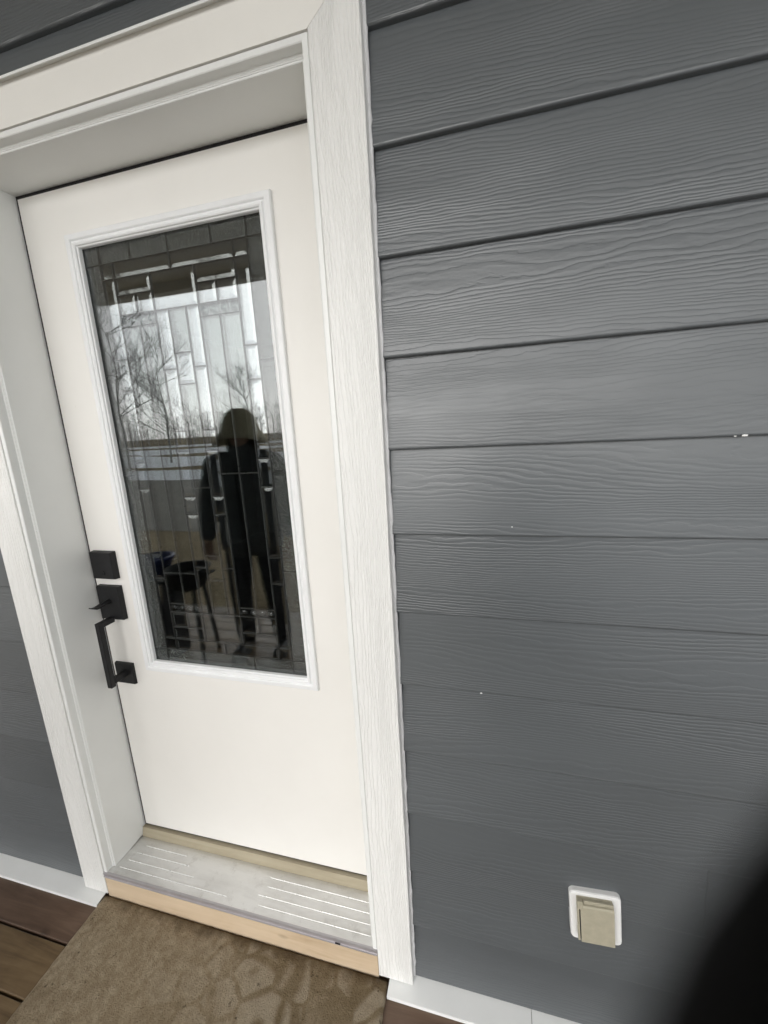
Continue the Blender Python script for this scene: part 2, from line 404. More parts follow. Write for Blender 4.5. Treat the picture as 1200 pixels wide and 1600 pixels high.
# caulk bead along the casing, slightly ragged
def bead(x, side, z0, z1):
    rnd = random.Random(5 if side > 0 else 9); pts = []; rr = []; z = z0
    while z < z1:
        pts.append((x + rnd.uniform(-.0006, .0006), .0035 + rnd.uniform(-.001, .001), z)); rr.append(.0042 + rnd.uniform(-.0008, .0010)); z += rnd.uniform(.008, .03)
    MB().tube(pts, rr, 8).build('caulk_bead', M['caulk'], wall, True)
bead(TX1 + .0015, 1, WB + .004, HZ1 + .004); bead(TX0 - .0015, -1, WB + .004, HZ1 + .004)
rnd = random.Random(3)
for x, z, r in ((.607, ZT - 4 * E7 + .0015, .0032), (.594, ZT - 4 * E7 + .001, .0016), (.1834, ZT - 7 * E7 + .002, .0020), (.2442, ZT - 5 * E7 + .020, .0014)):
    b = bmesh.new(); bmesh.ops.create_icosphere(b, subdivisions=1, radius=r)
    for v in b.verts: v.co = Vector((v.co.x * 1.5, v.co.y * .5, v.co.z * .7)) * rnd.uniform(.7, 1.2)
    MB().bm(b, Matrix.Translation((x, -.0005, z))).build('paint_chip', M['plate'], wall)

# bottom drip flashing, one length each side
for x0, x1, seam in ((-.068 + .004, XR, .30), (XL, IX0 - .012, -2.3)):
    prof = [(.012, .0585), (-.0500, .0490), (-.0515, .0480), (-.0520, .0410), (-.0500, .0405), (-.0495, .0465), (.012, .0560)]
    for a, b in ((x0, seam - .0006), (seam + .0006, x1)):
        MB().prism(prof, a, b, 'x').build('drip_flashing', M['flash'], wall)

# ------------------------------------------------------------------ casing
cas = empty('door_casing', 'white wood-grained casing boards framing the door', 'door casing')
def casing(x0, x1, inner_right):
    # mitred at the top against the head board, bevelled long edges
    b = .0012; yb = .020
    xi, xo = (x0, x1) if not inner_right else (x1, x0)
    sgn = 1 if xo > xi else -1
    top_i, top_o = HZ0, HZ1
    ring = [(xi, yb), (xi, YF + b), (xi + sgn * b, YF), (xo - sgn * b, YF), (xo, YF + b), (xo, yb)]
    vs = []
    for zsel in (0, 1):
        for x, y in ring:
            f = abs(x - xi) / abs(xo - xi)
            vs.append((x, y, WB if zsel == 0 else top_i + (top_o - top_i) * f))
    n = len(ring); fs = [[i, (i + 1) % n, n + (i + 1) % n, n + i] for i in range(n)] + [list(range(n)), list(range(n, 2 * n))]
    return MB().add(vs, fs).build('casing_board', M['trim'], cas)
casing(IX1, TX1, False); casing(TX0, IX0, True)
g = .0011
vs = []
for y in (YF + .0006, .020):
    vs += [(IX0 + g * 1.2, y, HZ0 + .0004), (IX1 - g * 1.2, y, HZ0 + .0004), (TX1 - g * 1.2, y, HZ1), (TX0 + g * 1.2, y, HZ1)]
MB().add(vs, [(0, 1, 2, 3), (4, 7, 6, 5), (0, 4, 5, 1), (1, 5, 6, 2), (2, 6, 7, 3), (3, 7, 4, 0)]).build('casing_board', M['trim_smooth'], cas)
# drip cap over the head board
MB().prism([(.018, HZ1 + .004), (-.0280, HZ1 + .0005), (-.0305, HZ1 - .0010), (-.0305, HZ1 - .0055), (-.0285, HZ1 - .0055), (-.0275, HZ1 - .0008), (.018, HZ1 + .0012)], TX0 - .001, TX1 + .001, 'x').build('drip_cap', M['flash'], cas)

# ------------------------------------------------------------------ door frame: brickmould, jambs, sill
fr = empty('door_frame', 'white door frame with brickmould, deep jambs and aluminium sill', 'door frame')
SB = .1265
def u_side(prof, which, x0, x1, zt, zb):
    """prof of (inset w, y) swept along one side of the opening with mitred corners"""
    vs = []
    for w_, y in prof:
        if which == 'left': vs += [(x0 + w_, y, zb), (x0 + w_, y, zt - w_)]
        elif which == 'right': vs += [(x1 - w_, y, zb), (x1 - w_, y, zt - w_)]
        elif which == 'top': vs += [(x0 + w_, y, zt - w_), (x1 - w_, y, zt - w_)]
        else: vs += [(x0 + w_, y, zb + w_), (x1 - w_, y, zb + w_)]
    n = len(prof); fs = [[2 * i, 2 * ((i + 1) % n), 2 * ((i + 1) % n) + 1, 2 * i + 1] for i in range(n)]
    fs += [[2 * i for i in range(n)], [2 * i + 1 for i in range(n)]]
    return vs, fs
bmp = [(.0014, .020), (.0014, -.0140), (.0026, -.0155), (.0118, -.0155), (.0134, -.0140), (.0136, .0045), (.0150, .0056), (.0172, .0058), (.0178, .0072), (.0196, .0074), (.0196, .020)]
jmp = [(.0010, .0203), (.0200, .0203), (.0200, .0082), (.0228, .0080), (.0238, .0090), (.0240, .0120), (.0240, .1500), (.0010, .1500)]
for wch in ('left', 'right', 'top'):
    v_, f_ = u_side(bmp, wch, IX0, IX1, HZ0, .1430); MB().add(v_, f_).build('brickmould', M['frame'], fr)
    v_, f_ = u_side(jmp, wch, IX0, IX1, HZ0, .1430); MB().add(v_, f_).build('jamb', M['frame'], fr)
JX0, JX1, JZ = IX0 + .024, IX1 - .024, HZ0 - .024
for wch in ('left', 'right', 'top'):
    v_, f_ = u_side([(.0005, .1365), (.0120, .1365), (.0120, .1490), (.0005, .1490)], wch, JX0, JX1, JZ, .165); MB().add(v_, f_).build('weatherstrip', M['rubber'], fr)
sill = MB().prism([(-.0155, .1415), (-.0130, .1428), (.060, .1408), (.108, .1385), (.118, .1370), (.118, .128), (-.013, .128)], IX0 + .0015, IX1 - .0015, 'x').build('sill', M['alu'], fr)
for i, (y, gap) in enumerate(((.010, (-.58, -.47)), (.036, (-.70, -.50)), (.063, (-.76, -.50)), (.090, (-.77, -.52)))):
    zz = .1428 - (y + .013) * .0285 if y < .06 else .1408 - (y - .06) * .048
    for a, b in ((JX0 + .015 + .010 * i, gap[0] - .02 * (i % 2)), (gap[1] + .015 * i, JX1 - .003)):
        MB().prism([(y - .0016, zz - .0010), (y - .0006, zz + .0014), (y + .0006, zz + .0014), (y + .0016, zz - .0010)], a, b, 'x').build('sill_ridge', M['ridge'], sill)
MB().prism([(-.0190, .1430), (-.0170, .1438), (-.0130, .1438), (-.0128, .1300), (-.0192, .1264), (-.0206, .1272), (-.0206, .1290), (-.0185, .1300), (-.0185, .1400), (-.0195, .1405)], IX0 + .001, IX1 - .001, 'x').build('sill_nose', M['nose'], fr)
MB().box(-.215, -.200, -.0212, -.0186, .1300, .1322).build('weep_hole', M['rubber'], sill)
MB().prism([(.1182, .1355), (.1215, .1545), (.1245, .1700), (.1440, .1700), (.1440, .128), (.1182, .128)], JX0 + .0006, JX1 - .0006, 'x').build('threshold_cap', M['wood_cap'], fr)
MB().box(IX0 + .0012, IX1 - .0012, -.0170, .010, DECK + .002, .1262, .0012).build('riser_strip', M['pine'], fr)
MB().box(JX0 + .001, JX1 - .001, .1375, .1480, .1703, .1765).build('door_sweep', M['rubber'], fr)

# ------------------------------------------------------------------ door
door = empty('entry_door', 'white entry door with tall leaded glass light and black hardware', 'door')
DX0, DX1, DZ0, DZ1 = JX0 + .0068, JX1 - .003, .1768, JZ - .0088
HX0, HX1, HB, HT = -.835, -.285, .825, 2.022
vs = []
for y in (YD, YD + .044):
    vs += [(DX0, y, DZ0), (DX1, y, DZ0), (DX1, y, DZ1), (DX0, y, DZ1), (HX0, y, HB), (HX1, y, HB), (HX1, y, HT), (HX0, y, HT)]
fs = []
for i in range(4):
    j = (i + 1) % 4
    fs += [(i, j, 4 + j, 4 + i), (8 + i, 12 + i, 12 + j, 8 + j), (i, 8 + i, 8 + j, j), (4 + i, 4 + j, 12 + j, 12 + i)]
MB().add(vs, fs).build('slab', M['slab'], door)
# moulded frame round the glass
prof = [(.0, .1352), (.0, .1285), (.0016, .1255), (.0040, .1245), (.0135, .1238), (.0160, .1252), (.0172, .1280), (.0190, .1286), (.0208, .1270), (.0222, .1248), (.0262, .1244), (.0292, .1262), (.0302, .1300), (.0325, .1310), (.0335, .1330), (.0335, .1420), (.020, .1420), (.020, .1352)]
FX0, FX1, FZ0, FZ1 = -.8560, -.2655, .8035, 2.0425
lf = MB(); n = len(prof); vs = []
for w_, y in prof: vs += [(FX0 + w_, y, FZ0 + w_), (FX1 - w_, y, FZ0 + w_), (FX1 - w_, y, FZ1 - w_), (FX0 + w_, y, FZ1 - w_)]
fs = []
for i in range(n):
    j = (i + 1) % n
    for k in range(4):
        l = (k + 1) % 4; fs.append((4 * i + k, 4 * i + l, 4 * j + l, 4 * j + k))
lf.add(vs, fs).build('glass_frame', M['lite'], door)
# glazing unit
GX0, GX1, GZ1, GZ0 = -.8387, -.2870, 2.0172, .8262
PX1 = -.3073                  # the pattern is laid out in per cent of this width
gp = MB().box(GX0, GX1 , .1425, .1455, GZ0 - .001, GZ1 + .001).build('leaded_glass', M['pane'], door)
U = lambda u: GX0 + (PX1 - GX0) * u / 100 if u < 99.5 else GX1
V = lambda v: GZ1 - (GZ1 - GZ0) * v / 100
PC = []
def P(kind, u0, u1, *vv):
    for a, b in zip(vv, vv[1:]): PC.append((kind, u0, u1, a, b))
u = [0, 10.8, 18, 28.6, 38.7, 46.5, 56.2, 63.6, 74.2, 85, 92.3, 100]
for a, b in zip((0, 10.8, 29, 51, 74.2, 92.3), (10.8, 29, 51, 74.2, 92.3, 100)): P('T', a, b, 0, 4.1)
for a, b in zip((0, 10.8, 36, 68.8, 92.3), (10.8, 36, 68.8, 92.3, 100)): P('T', a, b, 95.9, 100)
P('T', 0, 10.8, 4.1, 27, 50.4, 70, 95.9); P('T', 92.3, 100, 4.1, 27, 50.4, 73.2, 95.9)
for a, b in ((10.8, 18), (18, 51), (51, 85), (85, 92.3)): P('B', a, b, 4.1, 7.3); P('B', a, b, 92.8, 95.9)
for a, b in ((10.8, 18), (85, 92.3)): P('B', a, b, 7.3, 23.9, 30.7, 47.3, 53.6, 70, 76.4, 92.8)
for a, b in ((18, 38.7), (63.6, 85)):
    P('B', a, b, 7.3, 10.8); P('B', a, b, 89.5, 92.8)
    for k in range(4): P('J', a + (b - a) * k / 4, a + (b - a) * (k + 1) / 4, 14.8, 17.3); P('J', a + (b - a) * k / 4, a + (b - a) * (k + 1) / 4, 83, 85.2)
P('B', 38.7, 63.6, 7.3, 14.8); P('B', 38.7, 63.6, 85.2, 92.8)
for a, b in ((18, 28.6), (28.6, 38.7), (63.6, 74.2), (74.2, 85)): P('B', a, b, 10.8, 14.8); P('B', a, b, 85.2, 89.5)
P('C', 18, 28.6, 17.3, 74.8, 83); P('C', 28.6, 38.7, 17.3, 74.8, 83)
for a, b in ((63.6, 74.2), (74.2, 85)): P('C', a, b, 17.3, 50.4, 83)
for a, b in ((38.7, 46.5), (56.2, 63.6)): P('B', a, b, 14.8, 27, 40.5, 45, 55.6, 59.9, 73.1, 85.2)
P('C', 46.5, 56.2, 14.8, 23.8); P('B', 46.5, 56.2, 23.8, 30.4); P('C', 46.5, 56.2, 30.4, 53.5, 70); P('B', 46.5, 56.2, 70, 76.4); P('C', 46.5, 56.2, 76.4, 85.2)
YP = .1500
rnd = random.Random(11)
for kind, a, b, c_, d_ in PC:
    x0, x1, z1, z0 = U(a) + .0008, U(b) - .0008, V(c_) - .0008, V(d_) + .0008
    mb = MB(); yb = YP + .0012
    if kind in 'CT':
        t = rnd.uniform(-.0006, .0006)
        vs = [(x0, YP - .0010 + t * .3, z0), (x1, YP - .0010 - t * .3, z0), (x1, YP - .0010 - t * .2, z1), (x0, YP - .0010 + t * .2, z1)] + [(x, yb, z) for x, z in ((x0, z0), (x1, z0), (x1, z1), (x0, z1))]
    elif kind == 'B':
        i = min(.0095, (x1 - x0) * .30, (z1 - z0) * .30); yf = YP - .0004 - i * .15
        vs = [(x0, YP - .0004, z0), (x1, YP - .0004, z0), (x1, YP - .0004, z1), (x0, YP - .0004, z1)] + [(x, yb, z) for x, z in ((x0, z0), (x1, z0), (x1, z1), (x0, z1))] + [(x, yf, z) for x, z in ((x0 + i, z0 + i), (x1 - i, z0 + i), (x1 - i, z1 - i), (x0 + i, z1 - i))]
    if kind in 'CT': fs = [(0, 1, 2, 3), (4, 7, 6, 5), (0, 4, 5, 1), (1, 5, 6, 2), (2, 6, 7, 3), (3, 7, 4, 0)]
    elif kind == 'B': fs = [(8, 9, 10, 11), (0, 1, 9, 8), (1, 2, 10, 9), (2, 3, 11, 10), (3, 0, 8, 11), (4, 7, 6, 5), (0, 4, 5, 1), (1, 5, 6, 2), (2, 6, 7, 3), (3, 7, 4, 0)]
    if kind == 'J':
        mb.ball(((x0 + x1) / 2, YP + .0005, (z0 + z1) / 2), ((x1 - x0) * .47, .0065, (z1 - z0) * .46), 16); sm = True
    else: mb.add(vs, fs); sm = False
    mb.build('glass_piece', M[{'C': 'piece_clear', 'B': 'piece_bevel', 'T': 'piece_textured', 'J': 'piece_jewel'}[kind]], gp, sm)
# lead cames along every joint, overlapping stretches merged
from collections import defaultdict
hor, ver = defaultdict(list), defaultdict(list)
for kind, a, b, c_, d_ in PC:
    hor[c_].append((a, b)); hor[d_].append((a, b))
    if kind != 'J': ver[a].append((c_, d_)); ver[b].append((c_, d_))
def merge(L):
    L = sorted(L); out = [list(L[0])]
    for a, b in L[1:]:
        if a <= out[-1][1] + .3: out[-1][1] = max(out[-1][1], b)
        else: out.append([a, b])
    return out
def came(p0, p1, vertical, wd, dp):
    prof = [(-wd, 0), (-wd * .6, -dp * .75), (0, -dp), (wd * .6, -dp * .75), (wd, 0), (wd * .6, dp * .75), (0, dp), (-wd * .6, dp * .75)]
    mb = MB()
    if vertical: mb.prism([(p0[0] + a, YP + b) for a, b in prof], p0[1], p1[1], 'z')
    else: mb.prism([(YP + b, p0[1] + a) for a, b in prof], p0[0], p1[0], 'x')
    return mb.build('lead_came', M['came'], gp, False)
for v, L in hor.items():
    if v in (0, 100): continue
    for a, b in merge(L): came((U(a), V(v)), (U(b), V(v)), False, .0021, .0040)
for q, L in ver.items():
    if q in (0, 100): continue
    for a, b in merge(L): came((U(q), V(b)), (U(q), V(a)), True, .0021, .0043)
MB().box(GX0, GX1, .1560, .1585, GZ0 - .001, GZ1 + .001).build('inner_pane', M['pane'], door)
MB().box(FX0 + .012, HX0, .1425, .160, FZ0 + .01, FZ1 - .01).box(HX1, FX1 - .012, .1425, .160, FZ0 + .01, FZ1 - .01).box(HX0, HX1, .1462, .1555, GZ1, FZ1 - .01).box(HX0, HX1, .1462, .1555, FZ0 + .01, GZ0).build('glazing_spacer', M['came'], door)

# hardware
def block(x0, x1, z0, z1, y0, name, parent, ch=.006):
    vs = [(x0, YD - .0006, z0), (x1, YD - .0006, z0), (x1, YD - .0006, z1), (x0, YD - .0006, z1),
          (x0 + .001, y0 + ch * .6, z0 + .001), (x1 - .001, y0 + ch * .6, z0 + .001), (x1 - .001, y0 + ch * .6, z1 - .001), (x0 + .001, y0 + ch * .6, z1 - .001),
          (x0 + ch * .45, y0, z0 + ch * .45), (x1 - ch * .45, y0, z0 + ch * .45), (x1 - ch * .45, y0, z1 - ch * .45), (x0 + ch * .45, y0, z1 - ch * .45)]
    fs = [(8, 9, 10, 11)]
    for r in (0, 4):
        for i in range(4): j = (i + 1) % 4; fs.append((r + i, r + j, r + 4 + j, r + 4 + i))
    fs.append((0, 3, 2, 1))
    return MB().add(vs, fs).build(name, M['black'], parent)
db = block(-.9785, -.8965, 1.1085, 1.1950, .1150, 'deadbolt', door)
kc = MB(); b = bmesh.new(); bmesh.ops.create_cone(b, cap_ends=True, segments=24, radius1=.0085, radius2=.0080, depth=.002)
kc.bm(b, Matrix.Translation((-.9375, .1145, 1.1290)) @ Matrix.Rotation(math.pi / 2, 4, 'X')); kc.box(-.9383, -.9367, .1130, .1140, 1.1240, 1.1340); kc.build('key_cylinder', M['black'], db)
hp = block(-.9810, -.8960, .9750, 1.0850, .1170, 'handle_plate', door)
MB().box(-.9460, -.9290, .0630, .0790, .7720, .9870, .0016).build('grip', M['black'], hp)
MB().box(-.9460, -.9290, .0788, .1172, .9700, .9866, .0012).build('grip_post', M['black'], hp)
MB().box(-.9460, -.9290, .0788, .1262, .7800, .7966, .0012).build('grip_post', M['black'], hp)
th = MB(); th.tube([(-.9370, .117, 1.0370), (-.9370, .100, 1.0365), (-.9375, .088, 1.0345)], [.0085, .0065, .0055], 12)
th.prism([(.094, 1.0330), (.094, 1.0385), (.076, 1.0360), (.066, 1.0372), (.060, 1.0405), (.0585, 1.0385), (.065, 1.0335), (.078, 1.0318)], -.9490, -.9260, 'x'); th.build('thumb_latch', M['black'], hp)
block(-.9790, -.9085, .7470, .8200, .1250, 'lower_plate', door, .005)

# ------------------------------------------------------------------ outlet with flip cover
ox, oz = .4300, .4110
out = empty('outlet_cover', 'tan flip-cover outlet on white plate low on the grey siding', 'outlet', (ox, 0, oz))
out.rotation_euler = (0, math.radians(-4.0), 0)
def rrect(w_, h_, r, n=6):
    p = []
    for cx, cz, a0 in ((w_ / 2 - r, h_ / 2 - r, 0), (-w_ / 2 + r, h_ / 2 - r, 90), (-w_ / 2 + r, -h_ / 2 + r, 180), (w_ / 2 - r, -h_ / 2 + r, 270)):
        for k in range(n + 1): a = math.radians(a0 + 90 * k / n); p.append((cx + r * math.cos(a), cz + r * math.sin(a)))
    return p
mb = MB(); rings = [(rrect(.106, .134, .011), .012), (rrect(.106, .134, .011), -.0050), (rrect(.1035, .1315, .0105), -.0078), (rrect(.100, .128, .009), -.0085)]
vs = [(x, y, z) for r_, y in rings for x, z in r_]; n = len(rings[0][0]); fs = []
for i in range(len(rings) - 1):
    for k in range(n): fs.append((i * n + k, i * n + (k + 1) % n, (i + 1) * n + (k + 1) % n, (i + 1) * n + k))
fs.append(tuple((len(rings) - 1) * n + k for k in range(n)))
mb.add(vs, fs).build('mounting_plate', M['plate'], out)
MB().box(-.0385, .0345, -.0155, -.006, -.050, .0580, .002).build('box_body', M['tan'], out)
fc = MB().prism([(-.0160, .0500), (-.0215, .0485), (-.0232, .0440), (-.0232, -.0520), (-.0218, -.0535), (-.0160, -.0535)], -.0325, .0355, 'x').build('flip_cover', M['tan'], out)
MB().box(-.0390, -.0345, -.0215, -.0150, -.0520, .0390, .0008).build('cover_lip', M['tan'], fc)
MB().box(-.0347, -.0327, -.0225, -.0157, -.0450, .0340).build('cover_gap', M['tan_dark'], fc)
MB().box(-.0250, .0350, -.0210, -.0157, .0520, .0602, .0016).build('hinge', M['tan'], out)
MB().box(-.0385, -.0272, -.0242, -.0157, .0390, .0606, .0016).build('hinge', M['tan'], out)

# ------------------------------------------------------------------ deck, doormat
deck = empty('deck', kind='structure')
DY = [-.026, -.150, -.274]
y = -.0545
ys = [(-.150, -.0545 + .06)]; yy = -.1555
rnd = random.Random(21); first = None
bl = []
a = .010
for i in range(14):
    b_ = -.1500 if i == 0 else a - .1215
    bl.append((a, b_)); a = b_ - .0055
def deck_board(y0, y1, mat, x0=XL - .2, x1=XR + .2):
    r = .003; h = .034
    prof = [(y0, DECK - h), (y0, DECK - r), (y0 - r * .3, DECK - r * .3), (y0 - r, DECK), (y1 + r, DECK), (y1 + r * .3, DECK - r * .3), (y1, DECK - r), (y1, DECK - h)]
    return MB().prism(prof, x0, x1, 'x').build('deck_board', mat, deck)
for i, (a, b_) in enumerate(bl): deck_board(a, b_, M['deck_red'] if i == 0 else M['deck'])
YE = bl[-1][1]
MB().box(XL - .2, XR + .2, YE + .002, YE + .04, -.26, DECK - .036).build('rim_joist', M['deck_red'], deck)
for k in range(9):
    x = XL + k * .9; MB().box(x, x + .04, YE + .05, .01, -.22, DECK - .0345).build('joist', M['deck_red'], deck)
# doormat: a thick, slightly wavy sheet
mat_ = empty('doormat', 'damp brown doormat lying on the deck below the door sill', 'doormat')
nx, ny = 150, 90
TL, TR, BL, BR = Vector((-1.036, -.0180)), Vector((-.068, -.0190)), Vector((-1.006, -.640)), Vector((-.044, -.640))
rnd = random.Random(2)
from mathutils import noise as mn
top = []
for j in range(ny + 1):
    for i in range(nx + 1):
        s, t = i / nx, j / ny
        p = TL.lerp(TR, s).lerp(BL.lerp(BR, s), t)
        jit = .0022 * mn.noise(Vector((p.x * 60, p.y * 60, 3)))
        px = p.x + (jit if i in (0, nx) else 0); py = p.y + (jit - .001 * (1 + mn.noise(Vector((p.x * 25, 7, 1)))) if j in (0, ny) else 0)
        e = min(i, nx - i, j, ny - j)
        z = DECK + .0115 + .0022 * mn.noise(Vector((p.x * 9, p.y * 9, 0))) + .0007 * mn.noise(Vector((p.x * 90, p.y * 90, 5)))
        if e == 0: z = DECK + .0085
        top.append((px, py, z))
fs = []; W_ = nx + 1
for j in range(ny):
    for i in range(nx): fs.append((j * W_ + i, j * W_ + i + 1, (j + 1) * W_ + i + 1, (j + 1) * W_ + i))
border = [i for i in range(W_)] + [j * W_ + nx for j in range(1, ny + 1)] + [ny * W_ + i for i in range(nx - 1, -1, -1)] + [j * W_ for j in range(ny - 1, 0, -1)]
nb = len(top); low = [(top[i][0], top[i][1], DECK + .0008) for i in border]
for k in range(len(border)):
    k2 = (k + 1) % len(border); fs.append((border[k], border[k2], nb + k2, nb + k))
MB().add(top + low, fs).build('pile', M['mat'], mat_, True)

# ------------------------------------------------------------------ porch roof (seen in the glass)
pr = empty('porch_roof', 'porch roof over the deck, its dark ceiling reflected in the top of the glass', 'porch roof')
ceil_z = 2.97
YR = -2.50  # roof edge set out past the deck to shade the lower wall
k = 0; x = XL - .2
while x < XR + .2:
    MB().box(x, min(x + .297, XR + .2), YR - .05, .021, ceil_z, ceil_z + .012).build('ceiling_panel', M['soffit'], pr); x += .30
MB().box(XL - .2, XR + .2, YR - .16, YR - .052, 2.885, 3.14, .004).build('beam', M['soffit'], pr)
MB().prism([(YR - .45, 3.145), (YR - .45, 3.185), (2.5, 4.35), (2.5, 4.31)], XL - .5, XR + .5, 'x').build('roof_deck', M['bin'], pr)
for x in (XL - .15, XR + .05):
    MB().box(x, x + .12, YR - .165, YR - .045, -.62, 2.8845, .004).build('post', M['beam'], pr)

# ------------------------------------------------------------------ dark room behind the door
room = empty('room', kind='structure')
rb = MB()
rb.box(-3, 2, .20, 4.2, .10, .15).build('floor', M['roomfloor'], room)
MB().box(-3, 2, .20, 4.2, 2.60, 2.66).build('ceiling', M['room'], room)
MB().box(-3.1, -3.0, .20, 4.2, .15, 2.6).box(2.0, 2.1, .20, 4.2, .15, 2.6).box(-3.1, 2.1, 4.2, 4.3, .15, 2.6).box(-3, -1.07, .192, .25, .15, 2.6).box(-.05, 2, .192, .25, .15, 2.6).box(-1.07, -.05, .192, .25, 2.24, 2.6).build('walls', M['room'], room)
MB().box(-1.3, -1.0, 2.2, 3.8, .15, 1.05, .02).box(-1.35, -.3, 3.6, 4.1, .15, .95, .02).build('cabinet', M['roomfloor'], room)

# ------------------------------------------------------------------ grounds (seen in the glass, save the added snow at right)
GZ = -.50
def sheet(name, pts, z, mat): return tag(MB().add([(x, y, z) for x, y in pts], [tuple(range(len(pts)))]).build(name, mat), kind='structure')
sheet('ground', [(-900, -900), (900, -900), (900, 300), (-900, 300)], GZ, M['ground'])
def strip(name, y0, y1, z, mat, seed, amp, xa=-130, xb=130, n=70):
    up, dn = [], []
    for i in range(n + 1):
        x = xa + (xb - xa) * i / n
        up.append((x, y0 + amp * mn.noise(Vector((x * .09, seed, 0))) + amp * .4 * mn.noise(Vector((x * .5, seed, 2))), z)); dn.append((x, y1 + amp * mn.noise(Vector((x * .08, seed + 9, 0))), z))
    m_ = n + 1; fs = [(i, i + 1, m_ + i + 1, m_ + i) for i in range(n)]
    return tag(MB().add(up + dn, fs).build(name, mat), kind='structure')
strip('gravel_drive', -6.3, -15.6, GZ + .004, M['road'], 1.3, .5)
strip('snow_patch', -15.6, -20.5, GZ + .008, M['snow'], 4.1, 2.4)
strip('snow_patch', -23., -36., GZ + .008, M['snow'], 8.7, 6.)
strip('snow_patch', -46., -60., GZ + .008, M['snow'], 2.2, 9.)
strip('snow_patch', -72., -90., GZ + .008, M['snow'], 6.2, 3.)
strip('snow_patch', -2.4, -14.0, GZ + .012, M['snow'], 3.3, .8, 1.2, 60, 60)  # unseen snow, added to bounce light up onto the wall

def grow(mb, p, d, L, r, depth, rnd, sides=5):
    n = 3; pts = [p]; rr = [r]; q = p.copy(); dd = d.copy()
    for i in range(n):
        dd = (dd + Vector((rnd.uniform(-.16, .16), rnd.uniform(-.16, .16), rnd.uniform(-.02, .10)))).normalized(); q = q + dd * L / n
        pts.append(q.copy()); rr.append(r * (1 - .5 * (i + 1) / n))
    mb.tube(pts, rr, sides if depth > 1 else 3, False)
    if depth == 0: return
    kids = rnd.randint(3, 4) if depth > 1 else rnd.randint(3, 5)
    for k in range(kids):
        t = rnd.uniform(.35, 1.0); i = min(n - 1, int(t * n)); b = pts[i].lerp(pts[i + 1], t * n - i)
        side = Vector((rnd.uniform(-1, 1), rnd.uniform(-1, 1), rnd.uniform(-.1, .7))).normalized()
        nd = (dd * rnd.uniform(.6, 1.0) + side * rnd.uniform(.5, .9)).normalized()
        grow(mb, b, nd, L * rnd.uniform(.55, .75), max(.005, r * .48), depth - 1, rnd, 4)
def bare_tree(x, y, h, seed, label):
    rnd = random.Random(seed); t = empty('bare_tree', label, 'tree', (x, y, GZ), None, 'bare trees beyond the drive')
    tp = [Vector((0, 0, -.05))]; tr = [h * .009]
    for i in range(1, 8):
        tp.append(Vector((rnd.uniform(-.05, .05) * i, rnd.uniform(-.05, .05) * i, h * .8 * i / 7))); tr.append(h * .009 * (1 - .8 * i / 7))
    MB().tube(tp, tr, 7).build('trunk', M['bark'], t, True)
    cr = MB()
    for k in range(24):
        f = rnd.uniform(.25, 1.0); i = min(6, int(f * 7)); b = tp[i].lerp(tp[i + 1], f * 7 - i); an = rnd.uniform(0, 6.28)
        d = Vector((math.cos(an), math.sin(an), rnd.uniform(.3, 1.1))).normalized()
        grow(cr, b, d, h * rnd.uniform(.16, .30) * (1.25 - .5 * f), h * .0028, 3, rnd)
    cr.build('crown', M['bark'], t, False, False)
bare_tree(-23.5, -21.5, 11.0, 4, 'tall bare tree reflected at the far left of the door glass')
bare_tree(-27.0, -22.0, 10.5, 8, 'bare tree beside the tallest one at left of the door glass')
bare_tree(-25.5, -27.5, 10.5, 15, 'forked bare tree reflected left of centre in the door glass')
bare_tree(-22.0, -34.0, 8.5, 23, 'smaller bare tree reflected near the middle of the glass')
bare_tree(-34.0, -27.0, 11.5, 31, 'bare tree behind the left pair reflected in the glass')
# far wood on the skyline: too many to count
rnd = random.Random(77); fw = MB()
for k in range(300):
    an = math.radians(rnd.uniform(100, 262)); R_ = rnd.uniform(80, 150); x, y = R_ * math.cos(an) * 1.25, -abs(R_ * math.sin(an)) - 30
    h = rnd.uniform(5, 12); b = Vector((x, y, GZ))
    fw.tube([b, b + Vector((rnd.uniform(-.3, .3), 0, h))], [.14, .02], 3, False)
    for q in range(14):
        z = h * rnd.uniform(.12, .95); L = h * rnd.uniform(.12, .32); a2 = rnd.uniform(0, 6.28)
        p0 = b + Vector((0, 0, z)); p1 = p0 + Vector((math.cos(a2) * L, math.sin(a2) * L, L * rnd.uniform(.3, 1.2)))
        fw.tube([p0, p1], [.05, .015], 3, False)
        for s_ in range(2):
            pm = p0.lerp(p1, rnd.uniform(.3, .9)); fw.tube([pm, pm + Vector((rnd.uniform(-.4, .4), rnd.uniform(-.4, .4), rnd.uniform(.1, .6))) * L], [.03, .01], 3, False)
tag(fw.build('far_wood', M['wood_far'], None, False, False), kind='stuff')

# ------------------------------------------------------------------ things on the deck seen in the glass
gr = empty('kettle_grill', 'small round dark grill on splayed legs, reflected in the glass', 'grill', (-1.72, -1.03, DECK))
MB().lathe([(0, .50), (.06, .505), (.10, .53), (.125, .58), (.135, .64), (.145, .645), (.145, .655), (.130, .655), (.118, .585), (.09, .54), (0, .52)]).build('bowl', M['grill'], gr, True)
for k in range(3):
    a = math.radians(-80 + 120 * k); c_, s_ = math.cos(a), math.sin(a)
    MB().tube([(.10 * c_, .10 * s_, .56), (.13 * c_, .13 * s_, .28), (.16 * c_, .16 * s_, .0)], .015, 10).build('leg', M['grill'], gr, True)
MB().tube([(.135, -.05, .62), (.165, -.05, .62), (.165, .05, .62), (.135, .05, .62)], .007, 8).build('side_handle', M['grill'], gr, True)
bn = empty('storage_bin', 'dark plastic bin standing on the deck beside the grill', 'bin', (-1.985, -1.05, DECK))
